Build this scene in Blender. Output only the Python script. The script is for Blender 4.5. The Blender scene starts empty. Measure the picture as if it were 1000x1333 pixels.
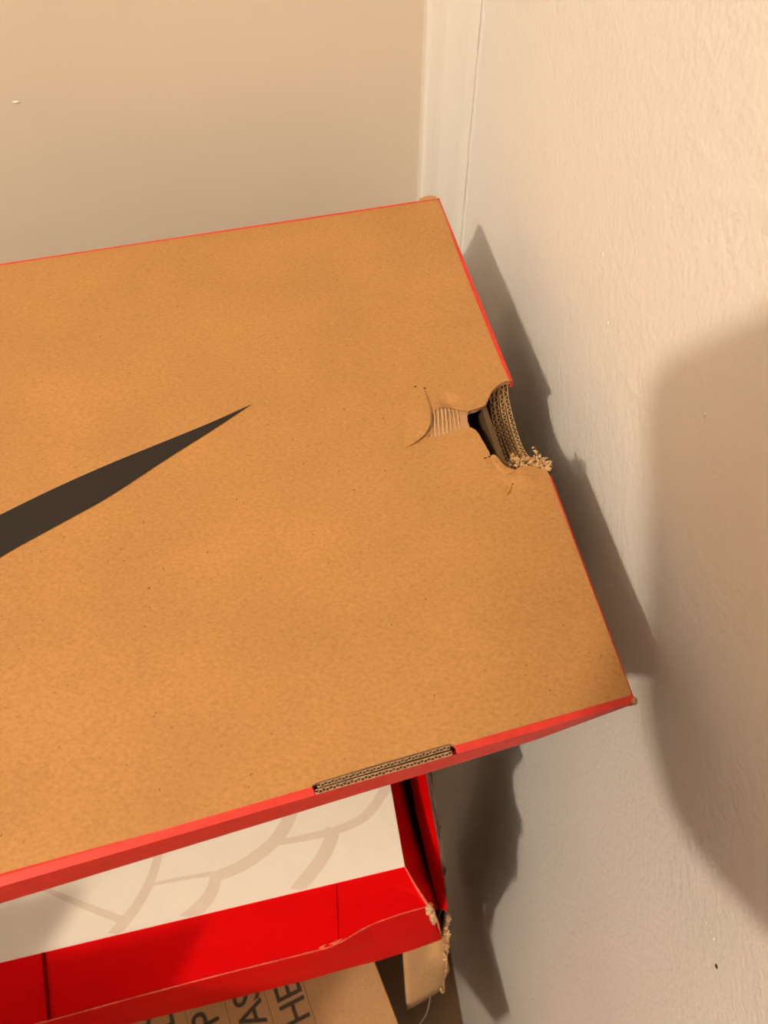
import bpy, bmesh, math, random
import numpy as np
from mathutils import Vector, Matrix
from mathutils.geometry import delaunay_2d_cdt
random.seed(7)
PI = math.pi
S = bpy.context.scene
COL = S.collection

# ------------------------------------------------------------------ camera
F = 1000.0                                   # focal length in pixels of a 1000x1333 frame
TILT = math.atan(764 / F)                    # angle between the view direction and straight down
cam_d = bpy.data.cameras.new('camera'); cam = bpy.data.objects.new('camera', cam_d); COL.objects.link(cam)
cam_d.sensor_fit = 'VERTICAL'; cam_d.sensor_height = 36; cam_d.lens = 36 * F / 1333
cam.location = (0, 0, 0); cam.rotation_euler = (TILT, 0, 0)
cam_d.clip_start = 0.001
cam_d.dof.use_dof = True; cam_d.dof.focus_distance = 0.29; cam_d.dof.aperture_fstop = 22
S.camera = cam

# ------------------------------------------------------------------ world, lamp, exposure
w = bpy.data.worlds.new('world'); S.world = w; w.use_nodes = True
w.node_tree.nodes['Background'].inputs[0].default_value = (1, .76, .55, 1)
w.node_tree.nodes['Background'].inputs[1].default_value = 0.02
LAMP = Vector((-1.077, -1.089, 1.286))
ld = bpy.data.lights.new('ceiling_bulb_light', 'POINT'); ld.energy = 134; ld.shadow_soft_size = 0.045
ld.color = (1, .83, .625)
lo = bpy.data.objects.new('ceiling_bulb_light', ld); COL.objects.link(lo); lo.location = LAMP
S.view_settings.view_transform = 'Standard'; S.view_settings.look = 'None'
S.view_settings.gamma = 1; S.view_settings.use_curve_mapping = False
S.view_settings.exposure = 0.0

# ------------------------------------------------------------------ survey helpers
FW = Vector((0, math.sin(TILT), -math.cos(TILT))); UP = Vector((0, math.cos(TILT), math.sin(TILT)))
def ray(px, py): return Vector((1, 0, 0)) * ((px - 500) / F) - UP * ((py - 666.5) / F) + FW
def at(px, py, z):                           # point at height z seen at a pixel of the photograph
    r = ray(px, py); return r * (z / r.z)
TH = -0.15044                                # right wall: P . NN = DD
NN = Vector((math.cos(TH), -math.sin(TH), 0)); DD = 0.118664
def on_wall(px, py): r = ray(px, py); return r * (DD / r.dot(NN))

# ------------------------------------------------------------------ materials
def mat(name, rough=.6, spec=.5):
    m = bpy.data.materials.new(name); m.use_nodes = True
    nt = m.node_tree; b = nt.nodes['Principled BSDF']
    b.inputs['Roughness'].default_value = rough; b.inputs['Specular IOR Level'].default_value = spec
    return m, nt, b
def coords(nt, scale=(1, 1, 1), rot=(0, 0, 0)):
    g = nt.nodes.new('ShaderNodeNewGeometry'); mp = nt.nodes.new('ShaderNodeMapping')
    mp.inputs['Scale'].default_value = scale; mp.inputs['Rotation'].default_value = rot
    nt.links.new(g.outputs['Position'], mp.inputs['Vector']); return mp.outputs[0]
def noise(nt, vec, scale, detail=3, rough=.5):
    n = nt.nodes.new('ShaderNodeTexNoise'); n.inputs['Scale'].default_value = scale
    n.inputs['Detail'].default_value = detail; n.inputs['Roughness'].default_value = rough
    nt.links.new(vec, n.inputs['Vector']); return n.outputs['Fac']
def ramp(nt, fac, stops):
    r = nt.nodes.new('ShaderNodeValToRGB'); e = r.color_ramp.elements
    e[0].position, e[0].color = stops[0][0], (*stops[0][1], 1); e[1].position, e[1].color = stops[-1][0], (*stops[-1][1], 1)
    for p, c in stops[1:-1]: x = e.new(p); x.color = (*c, 1)
    nt.links.new(fac, r.inputs[0]); return r.outputs[0]
def mix(nt, a, b, fac, mode='MIX'):
    m = nt.nodes.new('ShaderNodeMix'); m.data_type = 'RGBA'; m.blend_type = mode
    for s, v in ((0, fac), (6, a), (7, b)):
        if hasattr(v, 'links') or hasattr(v, 'is_linked'): nt.links.new(v, m.inputs[s])
        else: m.inputs[s].default_value = v if s == 0 else (*v, 1)
    return m.outputs[2]
def bump(nt, b, h, strength, dist):
    n = nt.nodes.new('ShaderNodeBump'); n.inputs['Strength'].default_value = strength
    n.inputs['Distance'].default_value = dist; nt.links.new(h, n.inputs['Height']); nt.links.new(n.outputs[0], b.inputs['Normal'])

def kraft(name, base, contrast=1.0, rough=.62, spec=.35):
    m, nt, b = mat(name, rough, spec)
    c = coords(nt)
    dark = tuple(x * (1 - .06 * contrast) for x in base); lite = tuple(min(1, x * (1 + .05 * contrast)) for x in base)
    big = noise(nt, c, 28, 3); col = ramp(nt, big, [(.3, dark), (.7, lite)])
    # short fibres in two directions
    f1 = noise(nt, coords(nt, (520, 900, 600), (0, 0, .5)), 1.0, 3, .6)
    f2 = noise(nt, coords(nt, (800, 940, 900), (.4, .3, -.9)), 1.0, 4, .7)
    add = nt.nodes.new('ShaderNodeMath'); add.operation = 'MULTIPLY'; nt.links.new(f1, add.inputs[0]); nt.links.new(f2, add.inputs[1])
    fib = ramp(nt, add.outputs[0], [(.12, (.84, .82, .78)), (.25, (1, 1, 1)), (.42, (1.12, 1.13, 1.16))])
    col = mix(nt, col, fib, 1.0, 'MULTIPLY')
    sp = noise(nt, c, 620, 1); spm = ramp(nt, sp, [(.205, (.5, .45, .38)), (.235, (1, 1, 1))])
    col = mix(nt, col, spm, 1.0, 'MULTIPLY')
    nt.links.new(col, b.inputs['Base Color'])
    bump(nt, b, add.outputs[0], .25, .00025)
    return m
def flat(name, base, rough=.5, spec=.5, var=.06, vs=60, bs=0.0, bdist=.0003, bscale=300):
    m, nt, b = mat(name, rough, spec); c = coords(nt)
    col = ramp(nt, noise(nt, c, vs, 3), [(.3, tuple(x * (1 - var) for x in base)), (.7, tuple(min(1, x * (1 + var)) for x in base))])
    nt.links.new(col, b.inputs['Base Color'])
    if bs: bump(nt, b, noise(nt, c, bscale, 3), bs, bdist)
    return m

M = {}
M['kraft'] = kraft('kraft_board', (.395, .198, .062))
M['kraft_raw'] = kraft('kraft_torn', (.50, .31, .15), 1.4, .8, .2)
M['kraft_light'] = kraft('kraft_light', (.55, .36, .20), 1.2, .8, .2)
M['kraft_pale'] = kraft('kraft_pale', (.42, .225, .10), .7)
M['kraft_brown'] = kraft('kraft_brown', (.40, .22, .10), 1.0)
M['inner_shade'] = flat('inner_board_shade', (.10, .06, .03), .9, .1)  # dark colour paints the shade inside the boxes and the slot
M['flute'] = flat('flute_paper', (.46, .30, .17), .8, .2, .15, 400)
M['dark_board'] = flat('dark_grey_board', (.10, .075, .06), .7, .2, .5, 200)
M['gap_shade'] = flat('painted_gap_shade', (.05, .028, .015), .9, .1)  # near-black colour paints the shade in gaps and creases
M['black_print'] = flat('black_print', (.014, .010, .009), .5, .3, .1, 200)
M['ink'] = flat('black_ink', (.05, .035, .025), .6, .3)
M['lid_red'] = flat('lid_red_print', (.55, .030, .020), .5, .3, .10, 300, .15)
M['box_red'] = flat('box_red_print', (.60, .0008, .002), .6, .04, .05, 40, .12, .001, 60)
M['worn_red'] = flat('worn_red', (.68, .12, .08), .6, .3, .25, 500)
M['white_card'] = flat('white_card', (.84, .77, .70), .35, .45, .02, 90)
M['beige_print'] = flat('beige_print', (.72, .61, .53), .4, .45, .03, 90)
M['phone_case'] = flat('phone_case', (.03, .03, .035), .5, .5)
M['thread'] = flat('thread', (.7, .66, .6), .6)
M['lamp_white'] = flat('lamp_white', (.8, .8, .78), .5)
M['floor'] = flat('floor_wood', (.085, .042, .012), .5, .4, .2, 8)

def paint(name, base, rough, bs, fine=320, dist=.0005):
    m, nt, b = mat(name, rough, .4); c = coords(nt)
    col = ramp(nt, noise(nt, c, 7, 3), [(.35, tuple(x * .965 for x in base)), (.65, base)])
    nt.links.new(col, b.inputs['Base Color'])
    a = noise(nt, c, fine, 2); d = noise(nt, c, fine * .45, 2)
    ad = nt.nodes.new('ShaderNodeMath'); ad.operation = 'ADD'; nt.links.new(a, ad.inputs[0]); nt.links.new(d, ad.inputs[1])
    bump(nt, b, ad.outputs[0], bs, dist); return m
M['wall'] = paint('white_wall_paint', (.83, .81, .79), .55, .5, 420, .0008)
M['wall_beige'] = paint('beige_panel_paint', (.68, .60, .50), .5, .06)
M['wall_far'] = paint('far_wall_paint', (.10, .08, .07), .7, .1)
M['trim'] = paint('white_trim_gloss', (.84, .82, .78), .3, .10, 120)

# ------------------------------------------------------------------ object helpers
def link(name, me, m, parent=None, kind=None, smooth=False):
    o = bpy.data.objects.new(name, me); COL.objects.link(o)
    if m is not None and not me.materials: me.materials.append(M[m] if isinstance(m, str) else m)
    if parent is not None: o.parent = parent; o.matrix_parent_inverse = parent.matrix_world.inverted()
    if kind: o['kind'] = kind
    if smooth:
        for p in me.polygons: p.use_smooth = True
    return o
def mesh(name, verts, faces, m, parent=None, kind=None, smooth=False):
    me = bpy.data.meshes.new(name); me.from_pydata([tuple(v) for v in verts], [], faces); me.update()
    bm = bmesh.new(); bm.from_mesh(me); bmesh.ops.recalc_face_normals(bm, faces=bm.faces); bm.to_mesh(me); bm.free()
    return link(name, me, m, parent, kind, smooth)
def thing(name, label, cat, loc, group=None):
    o = bpy.data.objects.new(name, None); COL.objects.link(o); o.location = loc
    o['label'] = label; o['category'] = cat; o.empty_display_size = .02
    if group: o['group'] = group
    bpy.context.view_layer.update()
    return o
def tag(o, label, cat): o['label'] = label; o['category'] = cat; return o
class Geo:
    def __init__(s): s.v = []; s.f = []
    def add(s, v, f): n = len(s.v); s.v += [tuple(x) for x in v]; s.f += [tuple(i + n for i in q) for q in f]; return s
    def loft(s, A, B, cap=True):            # hexahedra-like solid between two point rings
        n = len(A); s.add(list(A) + list(B), [(i, (i + 1) % n, n + (i + 1) % n, n + i) for i in range(n)] + ([tuple(range(n))[::-1], tuple(range(n, 2 * n))] if cap else [])); return s
    def grid(s, rows, t=None):              # rows of points, optional thickness vector(s)
        R = len(rows); C = len(rows[0]); v = [p for r in rows for p in r]
        f = [(i * C + j, i * C + j + 1, (i + 1) * C + j + 1, (i + 1) * C + j) for i in range(R - 1) for j in range(C - 1)]
        if t is None: return s.add(v, f)
        N = len(v); v2 = [Vector(p) + Vector(t) for p in v]
        f2 = [tuple(N + k for k in q[::-1]) for q in f]
        rim = [i for i in range(C)] + [i * C + C - 1 for i in range(1, R)] + [(R - 1) * C + j for j in range(C - 2, -1, -1)] + [i * C for i in range(R - 2, 0, -1)]
        side = [(rim[k], rim[(k + 1) % len(rim)], N + rim[(k + 1) % len(rim)], N + rim[k]) for k in range(len(rim))]
        return s.add(v + v2, f + f2 + side)
    def box(s, c, ax, ay, az):              # centre and half axes
        c, ax, ay, az = map(Vector, (c, ax, ay, az))
        A = [c - ax - ay - az, c + ax - ay - az, c + ax + ay - az, c - ax + ay - az]; return s.loft(A, [p + 2 * az for p in A])
    def tube(s, pts, r, n=6):
        pts = [Vector(p) for p in pts]; rings = []
        for i, p in enumerate(pts):
            t = (pts[min(i + 1, len(pts) - 1)] - pts[max(i - 1, 0)]).normalized()
            a = t.cross(Vector((.3, .2, .93))).normalized(); b = t.cross(a)
            rings.append([p + (a * math.cos(2 * PI * k / n) + b * math.sin(2 * PI * k / n)) * (r if not callable(r) else r(i / (len(pts) - 1))) for k in range(n)])
        for A, B in zip(rings, rings[1:]): s.loft(A, B, False)
        s.add(rings[0], [tuple(range(n))]); s.add(rings[-1], [tuple(range(n))]); return s
    def out(s, name, m, parent=None, kind=None, smooth=False): return mesh(name, s.v, s.f, m, parent, kind, smooth)
def lerp(a, b, t): return a + (b - a) * t
def prism(name, poly, z0, z1, m, parent=None, kind=None, bev=0.0, poly0=None):   # solid from a plan outline
    g = Geo(); B = [(p[0], p[1], z0) for p in (poly0 or poly)]; T = [(p[0], p[1], z1) for p in poly]
    g.loft(B, T); o = g.out(name, m, parent, kind)
    if bev:
        md = o.modifiers.new('edge', 'BEVEL'); md.width = bev; md.segments = 3; md.limit_method = 'ANGLE'
    return o
def polyline(pts, n):                       # resample a pixel polyline evenly
    P = [Vector(p) for p in pts]; L = [0]
    for a, b in zip(P, P[1:]): L.append(L[-1] + (b - a).length)
    out = []
    for k in range(n):
        d = L[-1] * k / (n - 1); i = 0
        while i < len(P) - 2 and d > L[i + 1]: i += 1
        out.append(P[i].lerp(P[i + 1], (d - L[i]) / max(1e-9, L[i + 1] - L[i])))
    return out
def catmull(pts, n):
    P = [Vector(p) for p in pts]; P = [2 * P[0] - P[1]] + P + [2 * P[-1] - P[-2]]; out = []
    for i in range(1, len(P) - 2):
        for k in range(n):
            t = k / n; a, b, c, d = P[i - 1:i + 3]
            out.append(.5 * ((2 * b) + (c - a) * t + (2 * a - 5 * b + 4 * c - d) * t * t + (3 * b - a - 3 * c + d) * t ** 3))
    out.append(P[-2]); return out

# ------------------------------------------------------------------ the setting
WD = Vector((-math.sin(-TH), math.cos(TH), 0))          # along the right wall, away from the camera
WD = Vector((TH * 0 + math.sin(TH), math.cos(TH), 0)).normalized()
BD = Vector((-NN.x, -NN.y, 0))                          # along the back wall, to the left
CORNER = on_wall(632, 0); CORNER.z = 0                  # trim meets the right wall here
ZF, ZC = -1.25, 1.45
def slab(name, a, b, n, th, z0, z1, m, kind='structure'):
    p = [a, b, b + n * th, a + n * th]
    return prism(name, [(q.x, q.y) for q in p], z0, z1, m, kind=kind)
RL = 3.2
cback = CORNER + WD * 0.012                             # the panel lies 12 mm behind the face of the trim
fr = CORNER - WD * RL; bl = cback + BD * RL
slab('wall_right', CORNER + WD * .15, fr, NN, .1, ZF, ZC, 'wall')
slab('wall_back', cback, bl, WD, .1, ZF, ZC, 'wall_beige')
slab('wall_left', bl - WD * (RL + .1), bl + WD * .1, BD, .1, ZF, ZC, 'wall_far')
slab('wall_front', fr + BD * RL, fr, -WD, .1, ZF, ZC, 'wall_far')
cs = [CORNER + WD * .15 + NN * .1, fr - WD * .1 + NN * .1, fr + BD * (RL + .1) - WD * .1, bl + BD * .1 + WD * .15]
prism('floor', [(q.x, q.y) for q in cs], ZF - .1, ZF, 'floor', kind='structure')
prism('ceiling', [(q.x, q.y) for q in cs], ZC, ZC + .1, 'wall', kind='structure')
# the upright trim board in the corner: rounded outer edge, shallow mouldings, a caulk line against the right wall
def back_hit(px, py, off=0):
    r = ray(px, py); return r * ((CORNER.dot(WD) + off) / r.dot(WD))
tw = (back_hit(558, 0) - CORNER).dot(BD)                # width of the trim
prof = [(tw, .012), (tw, .002), (tw - .0008, .0004), (tw - .002, 0), (tw - .0055, .0001), (tw - .0075, .0004), (tw - .010, .0006), (tw - .013, .0003),
        (tw - .0165, 0), (tw - .020, .0002), (tw - .0225, .0004), (.0042, .0002), (.0022, -.0002), (.0014, .0002), (.0009, .0022), (.0002, .0024), (-.001, .0026), (-.001, .012)]
g = Geo(); A = [CORNER + BD * x + WD * y for x, y in prof]
g.loft([Vector((p.x, p.y, ZF)) for p in A], [Vector((p.x, p.y, ZC)) for p in A])
g.out('trim_1', 'trim', kind='structure')
g = Geo(); n = 60                                       # hand-run bead of filler along the wall side
rows = []
for i in range(n + 1):
    z = lerp(-.45, .35, i / n); j = random.uniform(-.00025, .00025)
    rows.append([CORNER - NN * (.0016 + j) + WD * .0012 + Vector((0, 0, z)), CORNER - NN * (.0007 + j) - WD * .0006 + Vector((0, 0, z)), CORNER + NN * .0004 - WD * (.0022 + 2 * j) + Vector((0, 0, z))])
# (bead sits on the wall just in front of the gap)
g.grid(rows, WD * .0014); g.out('trim_2', 'trim', kind='structure', smooth=True)
# little nibs in the wall paint
wall = bpy.data.objects['wall_right']
def nib(px, py, r, dark=False):
    me = bpy.data.meshes.new('paint_nib'); bm = bmesh.new(); bmesh.ops.create_icosphere(bm, subdivisions=2, radius=1)
    c = on_wall(px, py)
    for v in bm.verts:
        q = v.co.copy(); v.co = c + NN * (-q.x * r * .5) + WD * q.y * r * random.uniform(.8, 1.2) + Vector((0, 0, q.z * r * 1.3))
    bm.to_mesh(me); bm.free(); link('paint_nib', me, 'ink' if dark else 'wall', wall, smooth=True)
for px, py, r in ((683, 323, .0006), (690, 345, .0004), (785, 333, .0006), (792, 420, .0007), (846, 752, .0005), (918, 540, .0008), (785, 330, .0005), (925, 1212, .0005), (929, 1222, .0006), (920, 1200, .0004), (660, 184, .0005)):
    nib(px, py, r)
nib(933, 1258, .0008, True)
wb = bpy.data.objects['wall_back']
me = bpy.data.meshes.new('paint_chip'); bm = bmesh.new(); bmesh.ops.create_icosphere(bm, subdivisions=2, radius=1)
cc = back_hit(21, 133, .012)
for v in bm.verts: q = v.co.copy(); v.co = cc + BD * q.x * .0018 * (1 + .4 * q.z) + WD * q.y * .0006 + Vector((0, 0, q.z * .0006))
bm.to_mesh(me); bm.free(); link('paint_chip', me, 'trim', wb, smooth=True)

# ------------------------------------------------------------------ top shoe box (kraft lid with red sides)
ZT = -.22
BR = at(572, 257, ZT); FR = at(828, 912, ZT)
U1 = Vector((.9649, .2625, 0)); U2 = Vector((.9641, .2660, 0))
BL = BR - U1 * .43; FL = FR + (at(0, 1153, ZT) - FR).normalized() * .43
RDIR = (BR - FR).normalized()
shoe = thing('shoe_box', 'kraft-topped shoe box with red sides, torn hole and black tapering mark, topmost of stack', 'shoe box', (FL + FR + BL + BR) / 4 - Vector((0, 0, .222)))
# outline of the kraft face, counted anticlockwise, with torn notch and edge slot
kBR = at(570.5, 260, ZT); kFR = at(822.5, 905, ZT)
n1 = at(665.5, 495, ZT); n2 = at(716, 617, ZT)
tear_px = [(666, 495), (657, 496), (650, 499), (645, 504), (640, 509), (637, 515), (634, 523), (629, 527), (623, 531), (614, 533), (609, 537),
           (609, 545), (612, 556), (619, 559), (624, 566), (629, 575), (634, 584), (638, 590), (640, 596), (645, 599), (648, 604), (650, 610), (656, 613),
           (663, 614), (672, 611), (680, 608), (690, 607), (700, 609), (709, 610), (713, 613), (714.5, 617)]
def rough(pts, amp, sub):
    out = []
    for a, b in zip(pts, pts[1:]):
        for k in range(sub):
            t = k / sub; j = amp if k else amp * .4
            out.append((lerp(a[0], b[0], t) + random.uniform(-j, j), lerp(a[1], b[1], t) + random.uniform(-j, j)))
    out.append(pts[-1]); return out
tear = rough(tear_px, .7, 3)
slot_px = [(591.5, 974), (590, 969.5), (586, 968), (500, 992.5), (413, 1018.5), (407, 1022), (404.5, 1027)]
kleft_b = kBR - U1 * .429; kfront = at(0, 1141, ZT)
kfd = (kFR - kfront).normalized(); kleft_f = kFR - kfd * .429
def edge_curve(a, b, n, bow=0.0, perp=None):
    return [a.lerp(b, i / n) + (perp * bow * math.sin(PI * i / n) if perp else Vector((0, 0, 0))) for i in range(n)]
outline = []
outline += [kleft_f]
sl = [at(x, y, ZT) for x, y in slot_px[::-1]]
def on_front(px):                                       # kraft front line at a pixel column
    t = .0
    for i in range(400):
        p = kleft_f.lerp(kFR, i / 399); Z = p.dot(FW)
        if 500 + F * p.x / Z >= px: return p
sl[0] = on_front(404.5); sl[-1] = on_front(592)
outline += [kleft_f.lerp(sl[0], i / 12) for i in range(1, 12)] + sl + [sl[-1].lerp(kFR, i / 8) for i in range(1, 8)] + [kFR - kfd * .0006, kFR + RDIR * .0006]
outline += [kFR.lerp(at(715, 619, ZT), i / 20) for i in range(1, 20)]
outline += [at(x, y, ZT) for x, y in tear[::-1]]
outline += [at(665.5, 494, ZT).lerp(kBR, i / 16) for i in range(1, 16)] + [kBR - RDIR * .0008, kBR - U1 * .0008]
outline += [kBR.lerp(kleft_b, i / 20) for i in range(1, 21)]
peel_px = [(557, 569), (562, 562), (561, 552), (563, 540), (564, 535), (571, 531), (580, 528), (588, 529), (594, 532), (602, 534), (609, 533), (609, 539), (610, 550), (612, 556), (605, 558), (596, 560), (588, 563), (578, 566), (566, 569)]
peel = [at(x, y, ZT) for x, y in rough(peel_px, .5, 2)]
G = lambda p, c, s: math.exp(-((p - c).length / s) ** 2)
tc = at(640, 560, ZT); fc = at(545, 545, ZT); up1 = at(590, 515, ZT); dn1 = at(655, 625, ZT); dn2 = at(600, 580, ZT)
pt_a = at(668, 640, ZT); pt_b = at(658, 645, ZT)
def surf(x, y):                                         # gentle height of the paper round the tear
    p = Vector((x, y, ZT)); h = 0
    h += .0016 * G(p, fc, .0045) + .0006 * G(p, at(548, 520, ZT), .003) - .0021 * G(p, at(584, 520, ZT), .0036)
    h += .0006 * G(p, at(618, 575, ZT), .005) - .0011 * G(p, at(650, 600, ZT), .004) + .0007 * G(p, at(680, 618, ZT), .004)
    h -= .0006 * G(p, at(662, 632, ZT), .0022); h += .0006 * G(p, at(690, 625, ZT), .003)
    h += .00035 * math.sin(x * 21 + 1) * math.sin(y * 17)
    return h
def panel(name, outer, holes, thick, z_off, m, parent, fine_c=None, fine_r=.035, step=.012, fstep=.0012):
    pts = [Vector((p.x, p.y)) for p in outer]; n = len(pts); edges = [(i, (i + 1) % n) for i in range(n)]
    for h in holes:
        k = len(pts); pts += [Vector((p.x, p.y)) for p in h]; edges += [(k + i, k + (i + 1) % len(h)) for i in range(len(h))]
    xs = [p.x for p in pts]; ys = [p.y for p in pts]
    x = min(xs)
    while x < max(xs):
        y = min(ys)
        while y < max(ys): pts.append(Vector((x + random.uniform(-.001, .001), y + random.uniform(-.001, .001)))); y += step
        x += step
    if fine_c is not None:
        k = int(fine_r / fstep)
        for i in range(-k, k + 1):
            for j in range(-k, k + 1): pts.append(Vector((fine_c.x + i * fstep + random.uniform(-.0002, .0002), fine_c.y + j * fstep + random.uniform(-.0002, .0002))))
    V, E_, Fc, *_ = delaunay_2d_cdt(pts, edges, [], 0, 1e-7)
    def inside(p, poly):
        c = False; j = len(poly) - 1
        for i in range(len(poly)):
            a, b = poly[i], poly[j]
            if (a.y > p.y) != (b.y > p.y) and p.x < (b.x - a.x) * (p.y - a.y) / (b.y - a.y) + a.x: c = not c
            j = i
        return c
    keep = []
    for f in Fc:
        c = sum((V[i] for i in f), Vector((0, 0))) / len(f)
        if inside(c, outer) and not any(inside(c, h) for h in holes): keep.append(tuple(f))
    N = len(V)
    top = [(v.x, v.y, ZT + z_off + surf(v.x, v.y)) for v in V]; bot = [(v[0], v[1], v[2] - thick) for v in top]
    cnt = {}
    for f in keep:
        for i in range(len(f)):
            a, b = f[i], f[(i + 1) % len(f)]
            cnt.setdefault((min(a, b), max(a, b)), []).append((a, b))
    faces = keep + [tuple(N + i for i in f[::-1]) for f in keep] + [(q[0][1], q[0][0], N + q[0][0], N + q[0][1]) for q in cnt.values() if len(q) == 1]
    used = sorted({i for f in faces for i in f}); mp = {u: k for k, u in enumerate(used)}; allv = top + bot
    return mesh(name, [allv[u] for u in used], [tuple(mp[i] for i in f) for f in faces], m, parent)
panel('paper_face', outline, [peel], .0003, 0, 'kraft', shoe, tc, .034)
core_tear = [at(x, y, ZT) for x, y in tear[::-1]]
panel('lid_board', outline, [], .0012, -.0007, 'kraft_brown', shoe, tc, .034, .012, .0012)
# exposed flutes where the paper has been peeled away
g = Geo()
for k in range(8):
    px = 559 + k * 5.0; top_y = 530 + max(0, 3 - k) + (2 if k > 5 else 0); bot_y = 571 - k * 1.9
    a = at(px + 1.2, top_y, ZT); b = at(px + 3.5 + k * .25, bot_y, ZT)
    pts = [a.lerp(b, t) + Vector((random.uniform(-.00012, .00012), 0, -.00045 + surf(*a.lerp(b, t).xy) + .0002 * math.sin(t * 5))) for t in [i / 8 for i in range(9)]]
    g.tube(pts, .00045 if k < 5 else .00034, 8)
g.out('exposed_flute', 'kraft_raw', shoe, 'stuff', True)
# curled paper flap at the left of the tear, and smaller lifted edges
def sheet(name, rows_px, hts, m, parent, th=.00028, jit=.00006):
    rows = []
    for rp, hh in zip(rows_px, hts):
        rows.append([at(x, y, ZT) + Vector((random.uniform(-jit, jit), random.uniform(-jit, jit), h + surf(*at(x, y, ZT).xy))) for (x, y), h in zip(rp, hh)])
    g = Geo().grid(rows, Vector((0, 0, th))); o = g.out(name, m, parent, None, True)
    md = o.modifiers.new('smooth', 'SUBSURF'); md.levels = 1; md.render_levels = 2; return o
sheet('torn_paper_flap',
      [[(540, 500), (543, 499), (547, 500), (552, 503)],
       [(530, 512), (541, 512), (551, 513), (556, 518)],
       [(525, 530), (540, 530), (553, 530), (561, 532)],
       [(524, 548), (540, 548), (554, 548), (562, 546)],
       [(524, 563), (538, 564), (552, 561), (561, 556)],
       [(525, 577), (533, 577), (545, 575), (556, 567)],
       [(526, 581), (531, 581), (537, 579), (543, 577)]],
      [[-.0004, -.0003, -.0002, .0001], [-.0004, .0001, .0006, .0003], [-.0004, .0009, .0009, .0010], [-.0004, .0002, .0016, .0014], [-.0004, .0010, .0010, .0020], [-.0004, .0002, .0015, .0014], [-.0004, .0000, .0004, .0005]],
      'kraft', shoe)
sheet('torn_paper_flap', [[(637, 592), (643, 590), (649, 594)], [(641, 600), (648, 598), (655, 603)], [(647, 609), (655, 611), (664, 609)], [(653, 618), (664, 619), (674, 614)]],
      [[-.0003, .0002, .0002], [-.0003, .0006, .0000], [-.0003, .0008, .0000], [-.0003, .0004, .0003]], 'kraft', shoe)
sheet('torn_paper_flap', [[(605, 528), (612, 527), (622, 524), (632, 519)], [(606, 533), (614, 532), (623, 529), (633, 524)], [(607, 537), (615, 535), (624, 532), (634, 527)]],
      [[-.0004, -.0004, -.0004, -.0004], [.0000, .0003, .0003, .0001], [.0002, .0006, .0004, .0000]], 'kraft', shoe)
sheet('torn_paper_flap', [[(662, 632), (664, 630), (668, 628)], [(659, 640), (663, 638), (667, 636)], [(657, 647), (660, 646), (663, 643)]],
      [[.0000, .0003, .0000], [.0004, .0006, .0000], [.0001, .0003, .0000]], 'kraft', shoe)
g = Geo()
for (x, y) in ((661, 641), (664, 636), (667, 630), (632, 596), (637, 594), (541, 503), (553, 505)):
    p = at(x, y, ZT) + Vector((0, 0, surf(*at(x, y, ZT).xy) + .0001)); g.box(p, U1 * .0005, RDIR * .00018, Vector((0, 0, .0002)))
g.out('tear_crack_shade', 'gap_shade', shoe, 'stuff')  # dark bits laid on the paper paint the shade of its creases

# fluted cut edge: two liner lines with a wave of paper between them
def flute_edge(a, b, nrm, wl, r=.00012, dark=True, name='fluted_edge', parent=None, m='flute', backing=.0004):
    """a, b: matching polylines along the two liners"""
    g = Geo(); n = len(a)
    g.tube(a, r); g.tube(b, r)
    tot = sum((a[i + 1] - a[i]).length for i in range(n - 1)); N = max(12, int(tot / wl * 8)); pts = []
    for k in range(N + 1):
        s = k / N * (n - 1); i = min(int(s), n - 2); t = s - i
        p = a[i].lerp(a[i + 1], t); q = b[i].lerp(b[i + 1], t)
        pts.append(p.lerp(q, .5 + .42 * math.sin(2 * PI * tot * k / N / wl)))
    g.tube(pts, r * .95)
    o = g.out(name, m, parent, None, True)
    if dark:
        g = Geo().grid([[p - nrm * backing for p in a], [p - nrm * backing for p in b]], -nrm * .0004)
        g.out('flute_shade', 'gap_shade', o)  # dark sheet paints the shade behind the paper wave
    return o
# slot at the front fold: upper cut edge, tongue, lower cut edge
Zu = Vector((0, 0, 1)); fn = Vector((U2.y, -U2.x, 0))
def sl_line(xa, ya, xb, yb, z, n=24): return [at(lerp(xa, xb, i / n), lerp(ya, yb, i / n), z) for i in range(n + 1)]
flute_edge(sl_line(413, 1020.8, 586, 970.3, ZT - .0004), sl_line(413, 1025.2, 586, 974.6, ZT - .0014), (fn * .5 + Zu * .5), .0021, .00013, True, 'fluted_edge', shoe)
flute_edge(sl_line(410, 1029, 588, 978, ZT - .0010), sl_line(411, 1034, 589, 982.5, ZT - .0011), Zu, .0021, .00013, True, 'fluted_edge', shoe)
g = Geo(); g.grid([sl_line(414, 1026.6, 588, 976, ZT - .0030), sl_line(414, 1028.4, 588, 977.8, ZT - .0034)], Zu * -.0003); g.out('slot_tongue', 'kraft_brown', shoe)
sb = [at(*p, ZT - .0060) for p in ((404, 1020), (592, 966), (594, 984), (406, 1037))]
g = Geo(); g.loft(sb, [p - Zu * .0006 for p in sb]); g.out('slot_shade', 'inner_shade', shoe)  # dark plate paints the shade deep in the slot

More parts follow.
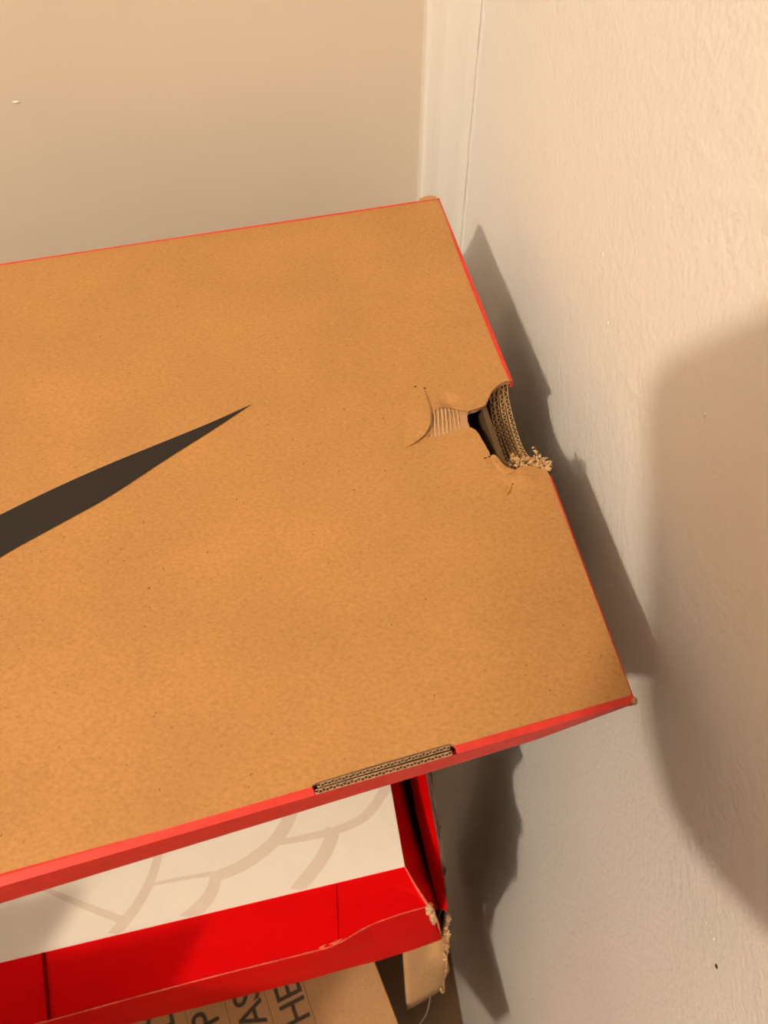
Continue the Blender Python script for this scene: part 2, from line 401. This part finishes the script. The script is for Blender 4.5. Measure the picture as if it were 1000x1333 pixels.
# red side walls: printed fold then the upright side
def wall_strip(name, tops, outs, depth_fn, lean, m, parent, th=.0012):
    rows = [[], [], [], [], []]
    for i, (a, b) in enumerate(zip(tops, outs)):
        t = i / (len(tops) - 1); o = (b - a).normalized()
        h = depth_fn(t)
        rows[0].append(a + Zu * -.00005)
        rows[1].append(a.lerp(b, .6) + Zu * -.00018); rows[2].append(b + Zu * -.0008)
        rows[3].append(b - o * lean * .5 - Zu * (.0008 + h * .5)); rows[4].append(b - o * lean - Zu * (.0008 + h))
    g = Geo(); outv = (outs[0] - tops[0]).normalized(); g.grid(rows, -outv * th - Zu * .0003)
    return g.out(name, m, parent, None, False)
n = 60
tops = [kleft_f.lerp(kFR, i / n) for i in range(n + 1)]; outs = [FL.lerp(FR, i / n) for i in range(n + 1)]
def slot_push(lst):                                      # the fold runs under the slot
    res = []
    for p in lst:
        Z = p.dot(FW); px = 500 + F * p.x / Z
        res.append(p)
    return res
def front_h(t):                                          # taller towards the left, pinched at the corner
    return lerp(.0235, .0085, t) if t < .93 else lerp(.0095, .0030, (t - .93) / .07)
# front wall in three runs so that the slot stays open
def run(ta, tb, k, push):
    T, O = [], []
    for i in range(k + 1):
        t = lerp(ta, tb, i / k); a = kleft_f.lerp(kFR, t); b = FL.lerp(FR, t); T.append(b - fn * .0003 if push else a); O.append(b)
    return T, O
def tpx(px):
    best = min(range(2001), key=lambda i: abs(500 + F * kleft_f.lerp(kFR, i / 2000).x / kleft_f.lerp(kFR, i / 2000).dot(FW) - px)); return best / 2000
ts0, ts1 = tpx(407), tpx(591)
g = Geo()
for ta, tb, push in ((0, ts0, False), (ts0, ts1, True), (ts1, 1, False)):
    T, O = run(ta, tb, 24, push); rows = [[], [], [], []]
    for i, (a, b) in enumerate(zip(T, O)):
        t = lerp(ta, tb, i / 24); h = front_h(t); o = fn
        rows[0].append(a + Zu * (-.00008 if not push else -.0026)); rows[1].append(b - Zu * .0010); rows[2].append(b - o * .0002 - Zu * (.001 + h * .5)); rows[3].append(b - o * .0004 - Zu * (.001 + h))
    g.grid(rows, -fn * .0010 - Zu * .0002)
g.out('side_wall', 'lid_red', shoe)
# right side: two runs either side of the torn opening
rn = Vector((-RDIR.y, RDIR.x, 0)); rn = rn if rn.x > 0 else -rn
g = Geo()
for (a0, a1, b0, b1) in ((kFR, at(715.2, 618, ZT), FR, at(718.5, 619, ZT)), (at(665.5, 494, ZT), kBR, at(668.3, 495, ZT), BR)):
    rows = [[], [], []]
    for i in range(25):
        a = a0.lerp(a1, i / 24); b = b0.lerp(b1, i / 24); tt = (b - FR).length / .283
        h = .003
        rows[0].append(a - Zu * .00008); rows[1].append(b - Zu * .0006); rows[2].append(b - Zu * (.0006 + h))
    g.grid(rows, -rn * .0011 - Zu * .0002)
g.out('side_wall', 'lid_red', shoe)
g = Geo(); rows = [[], [], []]
bn = Vector((-U1.y, U1.x, 0))
for i in range(25):
    a = kleft_b.lerp(kBR, i / 24); b = BL.lerp(BR, i / 24)
    rows[0].append(a - Zu * .0001); rows[1].append(b - Zu * .0004 + bn * .0002); rows[2].append(b - Zu * .014 + bn * .0002)
g.grid(rows, -bn * .0011 - Zu * .0002); g.out('side_wall', 'lid_red', shoe)
# worn corners showing bare board
def crumple(c, rx, ry, rz, name, m, parent, seed=0):
    rnd = random.Random(seed); me = bpy.data.meshes.new(name); bm = bmesh.new(); bmesh.ops.create_icosphere(bm, subdivisions=3, radius=1)
    for v in bm.verts:
        q = v.co; k = 1 + .22 * math.sin(q.x * 7 + seed) * math.sin(q.y * 6 + 2) + rnd.uniform(-.06, .06)
        v.co = c + U1 * q.x * rx * k + RDIR * q.y * ry * k + Zu * q.z * rz * k
    bm.to_mesh(me); bm.free(); return link(name, me, m, parent, smooth=True)
crumple(at(826.5, 910, ZT) - Zu * .0013, .0011, .0013, .0011, 'worn_corner', 'kraft_brown', shoe, 1)
crumple(at(568, 260, ZT) - Zu * .0014, .0016, .0016, .0012, 'worn_corner', 'kraft_raw', shoe, 2)
g = Geo(); g.grid([[at(x, y, ZT) for x, y in ((544, 263), (552, 261), (560, 260), (568, 259))], [at(x, y, ZT) + Zu * .0006 for x, y in ((546, 260), (553, 257), (561, 256), (568, 257))]], -Zu * .0005)
g.out('torn_edge_tab', 'kraft_brown', shoe)

# stacked corrugated layers of the end wall, each dipping in the thumb hole
nA, nB = at(665, 494, ZT), at(716.5, 616, ZT); LN = (nB - nA).length; LD = (nB - nA).normalized()
def dip(t, k): 
    c, w_ = .40 + .015 * k, .43 - .01 * k; q = 1 - ((t - c) / w_) ** 2
    return (.0122 + .0006 * k) * math.sqrt(q) if q > 0 else 0
for k in range(4):
    off = -rn * (.0006 + .00225 * k); th = .0016
    ts = [-.5 + 1.5 * i / 72 for i in range(73)]
    rows_t, rows_b = [], []
    wob = lambda t: .0002 * math.sin(9 * t + 2 * k)
    edge = [nA + LD * LN * t + off + rn * wob(t) - Zu * (.0016 + .0004 * k + dip(t, k)) for t in ts]
    inner = [p - rn * th for p in edge]
    bot = [Vector((p.x, p.y, ZT - .022)) for p in edge]
    g = Geo().grid([edge, bot], -rn * th); lay = g.out('corrugated_layer', 'kraft_raw', shoe)
    e2 = [p + Zu * .0002 for p in edge]; i2 = [p + Zu * .0002 for p in inner]
    flute_edge(e2, i2, Zu, .0026, .00015, False, 'flute_wave', lay, 'kraft_raw')
    g = Geo().grid([[p + Zu * .00005 - rn * .0001 for p in edge], [p + Zu * .00005 + rn * .0001 for p in inner]], -Zu * .0002); g.out('flute_shade', 'gap_shade', lay)  # dark strip paints the shade between the flutes
# crumpled fibres torn out at the near end of the hole
g = Geo(); rnd = random.Random(5)
for k in range(46):
    t = rnd.random(); x = lerp(664, 713, t) + rnd.uniform(-3, 3); y = lerp(600, 604, t) + rnd.uniform(-9 + 4 * t, 6)
    if k > 36: x = rnd.uniform(704, 716); y = rnd.uniform(600, 611)
    c = at(x, y, ZT - lerp(.0065, .0003, min(1, t * 1.1)) + rnd.uniform(-.0005, .001))
    s = rnd.uniform(.0006, .0015); R = Matrix.Rotation(rnd.uniform(0, 6.3), 3, Vector((rnd.uniform(-1, 1), rnd.uniform(-1, 1), rnd.uniform(-1, 1))).normalized())
    rows = []
    for i in range(4):
        rows.append([c + R @ Vector(((i / 3 - .5) * 2 * s + rnd.uniform(-.2, .2) * s, (j / 2 - .5) * 1.4 * s + rnd.uniform(-.2, .2) * s, s * .5 * math.cos(i * 1.7 + k) + rnd.uniform(-.15, .15) * s)) for j in range(3)])
    g.grid(rows, R @ Vector((0, 0, .0002)))
g.out('torn_fibre', 'kraft_raw', shoe, 'stuff', False)
g = Geo()
for (x, y, h, s) in ((709, 598, .0002, .0012), (716, 604, .0005, .0011), (712, 602, .001, .0009), (698, 588, -.0005, .0009), (703, 594, .0003, .0010), (694, 583, -.004, .0007), (708, 607, .0006, .0009), (696, 589, -.002, .0009), (698, 594, -.0015, .0010), (700, 599, -.001, .0011), (690, 604, -.002, .0011), (682, 606, -.003, .0011)):
    c = at(x, y, ZT + h); pts = [c + Vector((rnd.uniform(-1, 1), rnd.uniform(-1, 1), rnd.uniform(-.6, .6))) * s for _ in range(6)]; g.tube(pts, .00035, 5)
g.out('torn_fibre', 'kraft_light', shoe, 'stuff', True)

# the black mark printed on the lid
mark = catmull([(328, 527), (270, 553), (210, 577.5), (140, 606), (70, 637), (0, 671), (-80, 712), (-170, 765), (-260, 800), (-330, 790), (-365, 745), (-360, 690), (-330, 630)], 6) + \
       catmull([(-330, 630), (-400, 690), (-430, 770), (-410, 850), (-340, 895), (-250, 880), (-150, 825), (-70, 775), (0, 726), (70, 687), (140, 648.5), (210, 603), (270, 565), (328, 527)], 6)[1:-1]
mp_ = [at(p.x, p.y, ZT) for p in catmull([], 1)] if False else [at(p[0], p[1], ZT) for p in [(q.x, q.y) for q in mark]]
pts2 = [Vector((p.x, p.y)) for p in mp_]
V, _, Fc, *_ = delaunay_2d_cdt(pts2, [], [list(range(len(pts2)))], 1, 1e-7)
# drape on the board
gx = Geo(); gx.add([(v.x, v.y, ZT + surf(v.x, v.y) + .0004) for v in V], [tuple(f) for f in Fc]); mk = gx.out('printed_mark', 'black_print', shoe)
mk['label'] = 'black tapering curved mark printed on the kraft face'

# body of the box under its overhanging lid: open-topped, set back
bz0, bz1 = -.4435, -.2222
bfr = Vector((.051, .168, 0)); bbr = bfr + RDIR * .185; bfl = Vector((at(0, 1135, bz0).x, at(0, 1135, bz0).y, 0)); bd = (bfr - bfl).normalized(); bfl = bfr - bd * .36; bbl = bbr - bd * .36
g = Geo()
cs4 = [bfl, bfr, bbr, bbl]; cen = sum(cs4, Vector((0, 0, 0))) / 4
for i in range(4):
    a, b = cs4[i], cs4[(i + 1) % 4]; inn = [b.lerp(cen, .012), a.lerp(cen, .012)]
    q = [a, b] + inn; g.loft([Vector((p.x, p.y, bz0)) for p in q], [Vector((p.x, p.y, bz1)) for p in q])
q = [p.lerp(cen, .006) for p in cs4]; g.loft([Vector((p.x, p.y, bz0)) for p in q], [Vector((p.x, p.y, bz0 + .002)) for p in q])
g.out('box_body', 'inner_shade', shoe)  # coloured dark so the shade seen through the hole is painted in

# ------------------------------------------------------------------ white patterned card
ZW = -.445
wc = [at(527, 1128, ZW), at(508, 1020, ZW)]
wfd = (at(527, 1128, ZW) - at(0, 1253, ZW)).normalized(); wrd = (wc[1] - wc[0]).normalized()
W = [wc[0] - wfd * .40, wc[0], wc[0] + wrd * .23, wc[0] + wrd * .23 - wfd * .40]
card = prism('patterned_card', [(p.x, p.y) for p in W], ZW - .0008, ZW, 'white_card')
tag(card, 'white card printed with pale beige crossing bands, lying on the bright red box', 'card')
bandk = [0]
def clip_card(p):
    x = p.x; lim = 1253 - (1253 - 1128) * x / 527 - 1.2
    y = min(p.y, lim); xr = 508 + (y - 1020) * 19 / 108 - 1
    return min(x, xr), y
def band(px, w0, w1=None):
    bandk[0] += 1; hz = ZW + .00005 + .00003 * bandk[0]
    w1 = w1 or w0; P = catmull([(x, y, 0) for x, y in px], 6); n = len(P); L_, R_ = [], []
    for i, p in enumerate(P):
        t = (P[min(i + 1, n - 1)] - P[max(i - 1, 0)]).normalized(); q = Vector((-t.y, t.x, 0)) * lerp(w0, w1, i / (n - 1)) / 2
        L_.append(at(*clip_card(p + q), hz)); R_.append(at(*clip_card(p - q), hz))
    Geo().grid([L_, [a.lerp(b, .5) for a, b in zip(L_, R_)], R_], Zu * .00001).out('printed_band', 'beige_print', card)
band([(30, 1140), (52, 1154), (100, 1175), (157, 1197)], 4, 11)
band([(212, 1095), (206, 1114), (196, 1146), (176, 1182), (146, 1219)], 10, 14)
band([(194, 1152), (235, 1144), (284, 1136)], 4, 6)
band([(382, 1040), (376, 1066), (356, 1096), (320, 1124), (280, 1142)], 18, 14)
band([(281, 1138), (278, 1155), (266, 1175), (240, 1199)], 15, 18)
band([(356, 1098), (400, 1090), (440, 1080), (476, 1062), (500, 1030), (510, 1010)], 7, 15)
band([(434, 1078), (430, 1095), (416, 1122), (384, 1162)], 18, 17)

# ------------------------------------------------------------------ bright red box under the card
ZR = ZW - .0009; ZRB = -.555
crease = [(-60, 1360), (64, 1328), (192, 1293), (300, 1265), (400, 1240), (437, 1229), (480, 1205), (520, 1190), (555, 1180)]
base = [(-60, 1408), (60, 1362), (170, 1333), (300, 1301), (400, 1276), (445, 1263), (495, 1250), (540, 1236), (575, 1223)]
Rc = [at(x, y, ZR) for x, y in crease]; Rb = [at(x, y, ZRB) for x, y in base]
red = thing('red_shoe_box', 'bright red shoe box with creased lid and torn right end, under the white card', 'shoe box', Vector((-.15, .15, ZRB)))
# lid top: from the crease back under the card, dented along the front
rows = []
for k in range(9):
    t = (k / 8) ** 1.4; row = []
    for i, p in enumerate(Rc):
        back = wc[0] + wrd * .22 - wfd * (wc[0] - p).dot(wfd) if False else None
        edge_pt = p + wrd * (.245 * t)
        if i == len(Rc) - 1: edge_pt = catmull([Rc[-1], wc[0] + Vector((.0003, 0, 0)), wc[1], wc[1] + wrd * .18], 4)[min(12, int(t * 12 + .5))]
        dz = -.0016 * max(0, 1 - t * 7) * (.4 + .6 * math.sin(i * 2.3) ** 2)
        row.append(Vector((edge_pt.x, edge_pt.y, ZR - .0004 + (dz if k else -.0006))))
    rows.append(row)
rows[0] = [Vector((p.x, p.y, p.z - .0006)) for p in Rc]
Geo().grid(rows, -Zu * .0015).out('lid_panel', 'box_red', red)
mids = [a.lerp(b, .5) + Vector((random.uniform(-.0006, .0006), random.uniform(-.0015, .0005), 0)) for a, b in zip(rows[0], Rb)]
Geo().grid([rows[0], mids, Rb], Vector((0, .0014, 0))).out('front_panel', 'box_red', red)
g = Geo()                                                  # worn crease highlight
cr = catmull(rows[0], 6); g.tube([p + Vector((0, -.0001, .0001)) for p in cr], lambda t: .00018 + .00022 * abs(math.sin(t * 41)) * (1 if t < .75 else .5), 5)
for (x, y, l) in ((437, 1227, .0035), (420, 1233, .0018)):
    p = at(x, y, ZR - .0003); g.tube([p - wfd * l + Zu * .0001, p, p + wfd * l + Vector((0, .001, .0002))], lambda t: .0001 + .0008 * math.sin(PI * t), 6)
g.out('worn_crease', 'worn_red', red, None, True)
# dark seam between two lid pieces, lying across the front
sm = [at(56, 1240, ZR + .0001), at(60, 1285, ZR + .0001), at(64, 1328, ZR - .0003)]
g = Geo(); g.tube(sm, .0008, 6); g.out('lid_seam', flat('seam_red', (.16, .0008, .001), .7, .03), red)
# faint vertical fold on the right
g = Geo(); g.tube([at(437, 1152, ZR - .0004), at(438, 1190, ZR - .0005), at(440, 1226, ZR - .0009)], .0006, 6); g.out('lid_fold', 'box_red', red, None, True)
# right end: sloping side flap in shade
fl_top = [at(505, 1000, ZR), at(508, 1020, ZR), at(518, 1075, ZR), at(527, 1128, ZR), at(541, 1155, ZR), at(555, 1180, ZR)]
fl_bot = [at(523, 1000, -.492), at(525, 1020, -.492), at(537, 1075, -.494), at(552, 1122, -.496), at(562, 1150, -.498), at(572, 1184, -.500)]
Geo().grid([fl_top, fl_bot], Vector((-.0012, 0, -.0008))).out('side_flap', 'box_red', red)
# worn pale line along the corner fold
g = Geo(); g.tube([p + Zu * .0002 for p in catmull([at(527, 1128, ZR), at(541, 1153, ZR), at(553, 1172, ZR), at(560, 1182, ZR - .004), at(568, 1196, ZR - .02), at(574, 1216, ZR - .085)], 5)], lambda t: .0003 + .0006 * math.sin(PI * min(1, t * .9)), 6)
g.out('worn_crease', 'worn_red', red, None, True)
crumple(at(559, 1183, ZR - .002), .0022, .0032, .0022, 'worn_corner', 'kraft_light', red, 4)
crumple(at(563, 1192, ZR - .012), .0018, .0045, .006, 'worn_corner', 'kraft_light', red, 6)
# inner body that closes the box
Bp = [Rb[0] + Vector((0, .012, 0)), at(515, 1246, ZRB) + Vector((0, .012, 0)), at(527, 1128, ZW) + Vector((-.004, .03, 0)), at(505, 1000, ZW) + Vector((-.004, 0, 0)), wc[0] + wrd * .22 + Vector((-.006, 0, 0)), Rc[0] + wrd * .22]
prism('box_body', [(p.x, p.y) for p in Bp], ZRB, ZR - .012, 'box_red', red)
# outer end panel splayed towards the wall: red on top, dark board outside, drawn deep to fill the wall shadow
in_l = [(534, 1005, -.482), (544, 1062, -.483), (552, 1096, -.484), (562, 1140, -.486), (574, 1183, -.492)]
out_l = [(556, 1003, -.452), (566, 1062, -.459), (573, 1098, -.466), (579, 1140, -.472), (585, 1186, -.486)]
A_ = [at(*p) for p in in_l]; B_ = [at(*p) for p in out_l]
ext = (A_[0] - A_[1]).normalized()
A_ = [A_[0] + ext * .09] + A_; B_ = [B_[0] + ext * .09] + B_
Geo().grid([A_, [a.lerp(b, .55) + Vector((0, 0, .001)) for a, b in zip(A_, B_)], B_], Vector((-.0004, 0, -.0018))).out('end_flap', 'box_red', red)
Cc = [Vector((p.x - .001, p.y, z)) for p, z in zip(B_, (-.95, -.95, -.93, -.90, -.82, -.76))]
Geo().grid([B_, Cc], Vector((-.0008, 0, 0))).out('end_panel', 'dark_board', red)  # dark colour merges its edge with the wall shadow
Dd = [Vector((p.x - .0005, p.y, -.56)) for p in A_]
Geo().grid([A_, Dd], Vector((.001, 0, 0))).out('end_panel', 'inner_shade', red)
# ragged raised edge at the back of that panel
tb = [(561, 1000, -.43), (564, 1020, -.412), (567, 1045, -.408), (572, 1060, -.408), (574, 1074, -.408), (574, 1080, -.455), (576.5, 1110, -.466), (580, 1128, -.470)]
T_ = [at(*p) for p in tb]; T_ = [T_[0] + ext * .004 - Zu * .018] + T_
bo = [at(lerp(557, 580, i / 7), lerp(1003, 1140, i / 7), lerp(-.466, -.484, i / 7)) for i in range(8)]; bo = [bo[0] + ext * .004] + bo
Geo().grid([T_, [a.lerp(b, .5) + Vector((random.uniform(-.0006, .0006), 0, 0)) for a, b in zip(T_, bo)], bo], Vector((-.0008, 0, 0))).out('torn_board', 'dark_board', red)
# raw board corner below the red edge, torn and fibrous on its right side
rows = []
for i in range(10):
    t = i / 9; row = []
    yl = lerp(1230, 1315, t); yr = lerp(1186, 1286, t); zl = lerp(-.560, -.70, t); zr = lerp(-.496, -.53, t / .6) if t < .6 else lerp(-.67, -.72, (t - .6) / .4)
    pw = 5 if t < .62 else 1.3
    for j in range(9):
        s = j / 8; x = lerp(lerp(524, 530, t), lerp(585, 583, t) + (2.5 * math.sin(t * 19) if j == 8 else 0), s)
        if t > .8: x = lerp(x, lerp(530, 566, s), (t - .8) * 1.2)
        p = at(x, lerp(yl, yr, s ** 1.1) + (random.uniform(-1.2, 1.2) if j > 5 else 0), lerp(zl, zr, s ** pw)); p.z += .0012 * math.sin(s * 9 + t * 3) * s; row.append(p)
    rows.append(row)
Geo().grid(rows, Vector((-.0005, .0025, 0))).out('torn_board', 'kraft_raw', red, None, True)
g = Geo()
for k in range(60):
    t = random.random(); c = at(lerp(586, 577, t) + random.uniform(-3, 2), lerp(1190, 1292, t), (lerp(-.496, -.53, t / .6) if t < .6 else lerp(-.67, -.72, (t - .6) / .4)) + .001)
    pts = [c + Vector((random.uniform(-.002, .001), random.uniform(-.002, .002), random.uniform(-.003, .003))) * (q / 3) for q in range(4)]
    g.tube(pts, random.uniform(.0002, .0007), 4)
g.out('torn_fibre', 'kraft_light', red, 'stuff', True)

# ------------------------------------------------------------------ kraft carton with lettering
ZL = -.67
e0, e1 = at(490, 1255, ZL), at(520, 1333, ZL); ed = (e0 - e1).normalized(); lx = Vector((-ed.y, ed.x, 0)); lx = lx if lx.x < 0 else -lx
E0, E1 = e0 + ed * .16, at(568, 1462, ZL)
carton = thing('kraft_carton', 'pale kraft carton with black capital letters in ruled columns, under the red shoe box', 'carton', Vector((-.15, .06, -.75)))
prism('carton_body', [(p.x, p.y) for p in (E1 + lx * .228, E1, E0, E0 + lx * .228)], -.775, ZL, 'kraft_pale', carton, bev=.0008)
prism('paper_label', [(p.x, p.y) for p in (E1 + lx * .22 + ed * .01, E1 + lx * .001 + ed * .01, E0 + lx * .001, E0 + lx * .22)], ZL, ZL + .00005, 'kraft_pale', carton)
def letters(txt, px, py, size=.0277):
    cu = bpy.data.curves.new('printed_letters', 'FONT'); cu.body = txt; cu.size = size; cu.align_x = 'LEFT'; cu.align_y = 'CENTER'; cu.extrude = .00003; cu.offset = .0002; cu.space_character = .94
    o = bpy.data.objects.new('printed_letters', cu); COL.objects.link(o); cu.materials.append(M['ink'])
    p = at(px, py, ZL + .0001); o.matrix_world = Matrix.Translation(p) @ Matrix.Rotation(math.atan2(ed.y, ed.x), 4, 'Z') @ Matrix.Diagonal((.88, 1, 1, 1))
    mw = o.matrix_world.copy(); me = bpy.data.meshes.new_from_object(o); bpy.data.objects.remove(o)
    me.transform(mw); me.materials.clear(); link('printed_letters', me, 'ink', carton)
letters('HE', 391, 1333)
letters('AS', 334, 1337)
letters('P', 272, 1338)
letters('D', 214, 1344)
g = Geo()
for (x, y) in ((401, 1300), (349, 1308), (296, 1317), (243, 1326)):
    p = at(x, y, ZL + .0001); g.box(p, ed * .07, lx * .00018, Zu * .00003)
g.out('ruled_line', 'ink', carton)

# ------------------------------------------------------------------ plain boxes that carry the stack, set back, and unseen boxes added to shade its lower left
def plain_box(name, label, corner, fwd, left, dx, dy, z0, z1, m='kraft_brown'):
    t = thing(name, label, 'box', Vector((corner.x, corner.y, z0)))
    q = [corner, corner - fwd * dy, corner - fwd * dy + left * dx, corner + left * dx]
    zl = z1 - min(.02, (z1 - z0) * .3)
    prism('box_body', [(p.x, p.y) for p in [lerp(p, sum(q, Vector()) / 4, .006) for p in q]], z0, zl, m, t, bev=.0008)
    prism('box_lid', [(p.x, p.y) for p in q], zl, z1, m, t, bev=.001)
    return t
plain_box('flat_box', 'flat brown box between the bright red box and the lettered carton', at(514, 1225, -.67) + ed * .15, ed, lx, .17, .12, ZL + .0003, -.5555)
plain_box('base_box', 'tall brown box on the floor under the lettered carton', E0 + lx * .008, ed, lx, .20, .15, ZF, -.7755)
sd = Vector((-.016, -.037, 0)).normalized()
plain_box('shade_box', 'unseen brown box added on the floor to shade the lower left of the stack', Vector((-.197, -.05, 0)), -sd, -wfd, .35, .25, ZF, -.26)
plain_box('card_shade_box', 'small unseen brown box added to shade the left of the white card', Vector((-.286, -.073, 0)), -sd, -wfd, .22, .15, -.2598, -.20)

# loose pale thread hanging from the torn corner
g = Geo(); g.tube(catmull([at(561, 1294, -.708), at(559, 1305, -.72), at(555, 1320, -.73), at(546, 1334, -.74), at(534, 1350, -.75)], 6), .00035, 5)
tag(g.out('loose_thread', 'thread', None, None, True), 'thin pale thread hanging from the torn corner of the red box', 'thread')

# ------------------------------------------------------------------ what stands behind the lens: the phone taking the picture, and the ceiling lamp
CR = Vector((1, 0, 0))
g = Geo(); ol = [(-8.1, -6.5), (-8.2, -7.6), (-7.9, -9.0), (-7.2, -10.6), (-6.2, -11.4), (-4.5, -11.9), (0, -12.3), (.9, -11.8), (1.2, -10.5), (1.3, 2.3), (.9, 3.3), (0, 3.75), (-3.2, 3.6), (-5.6, 3.3), (-6.7, 3.0), (-7.3, 2.3), (-7.5, 1.2), (-7.6, -1.5), (-7.8, -4)]
A = [CR * (x / 100) + UP * (y / 100) - FW * .008 for x, y in ol]; g.loft(A, [p - FW * .009 for p in A])
tag(g.out('phone', 'phone_case'), 'dark phone held over the stack of boxes', 'phone')
lamp = thing('ceiling_lamp', 'small round white ceiling lamp', 'lamp', (LAMP.x, LAMP.y, ZC))
def disc(r, z0, z1, name):
    a = [Vector((LAMP.x + r * math.cos(2 * PI * k / 32), LAMP.y + r * math.sin(2 * PI * k / 32), z0)) for k in range(32)]
    Geo().loft(a, [Vector((p.x, p.y, z1)) for p in a]).out(name, 'lamp_white', lamp)
disc(.07, ZC - .02, ZC, 'base'); disc(.02, LAMP.z + .065, ZC - .02, 'socket')
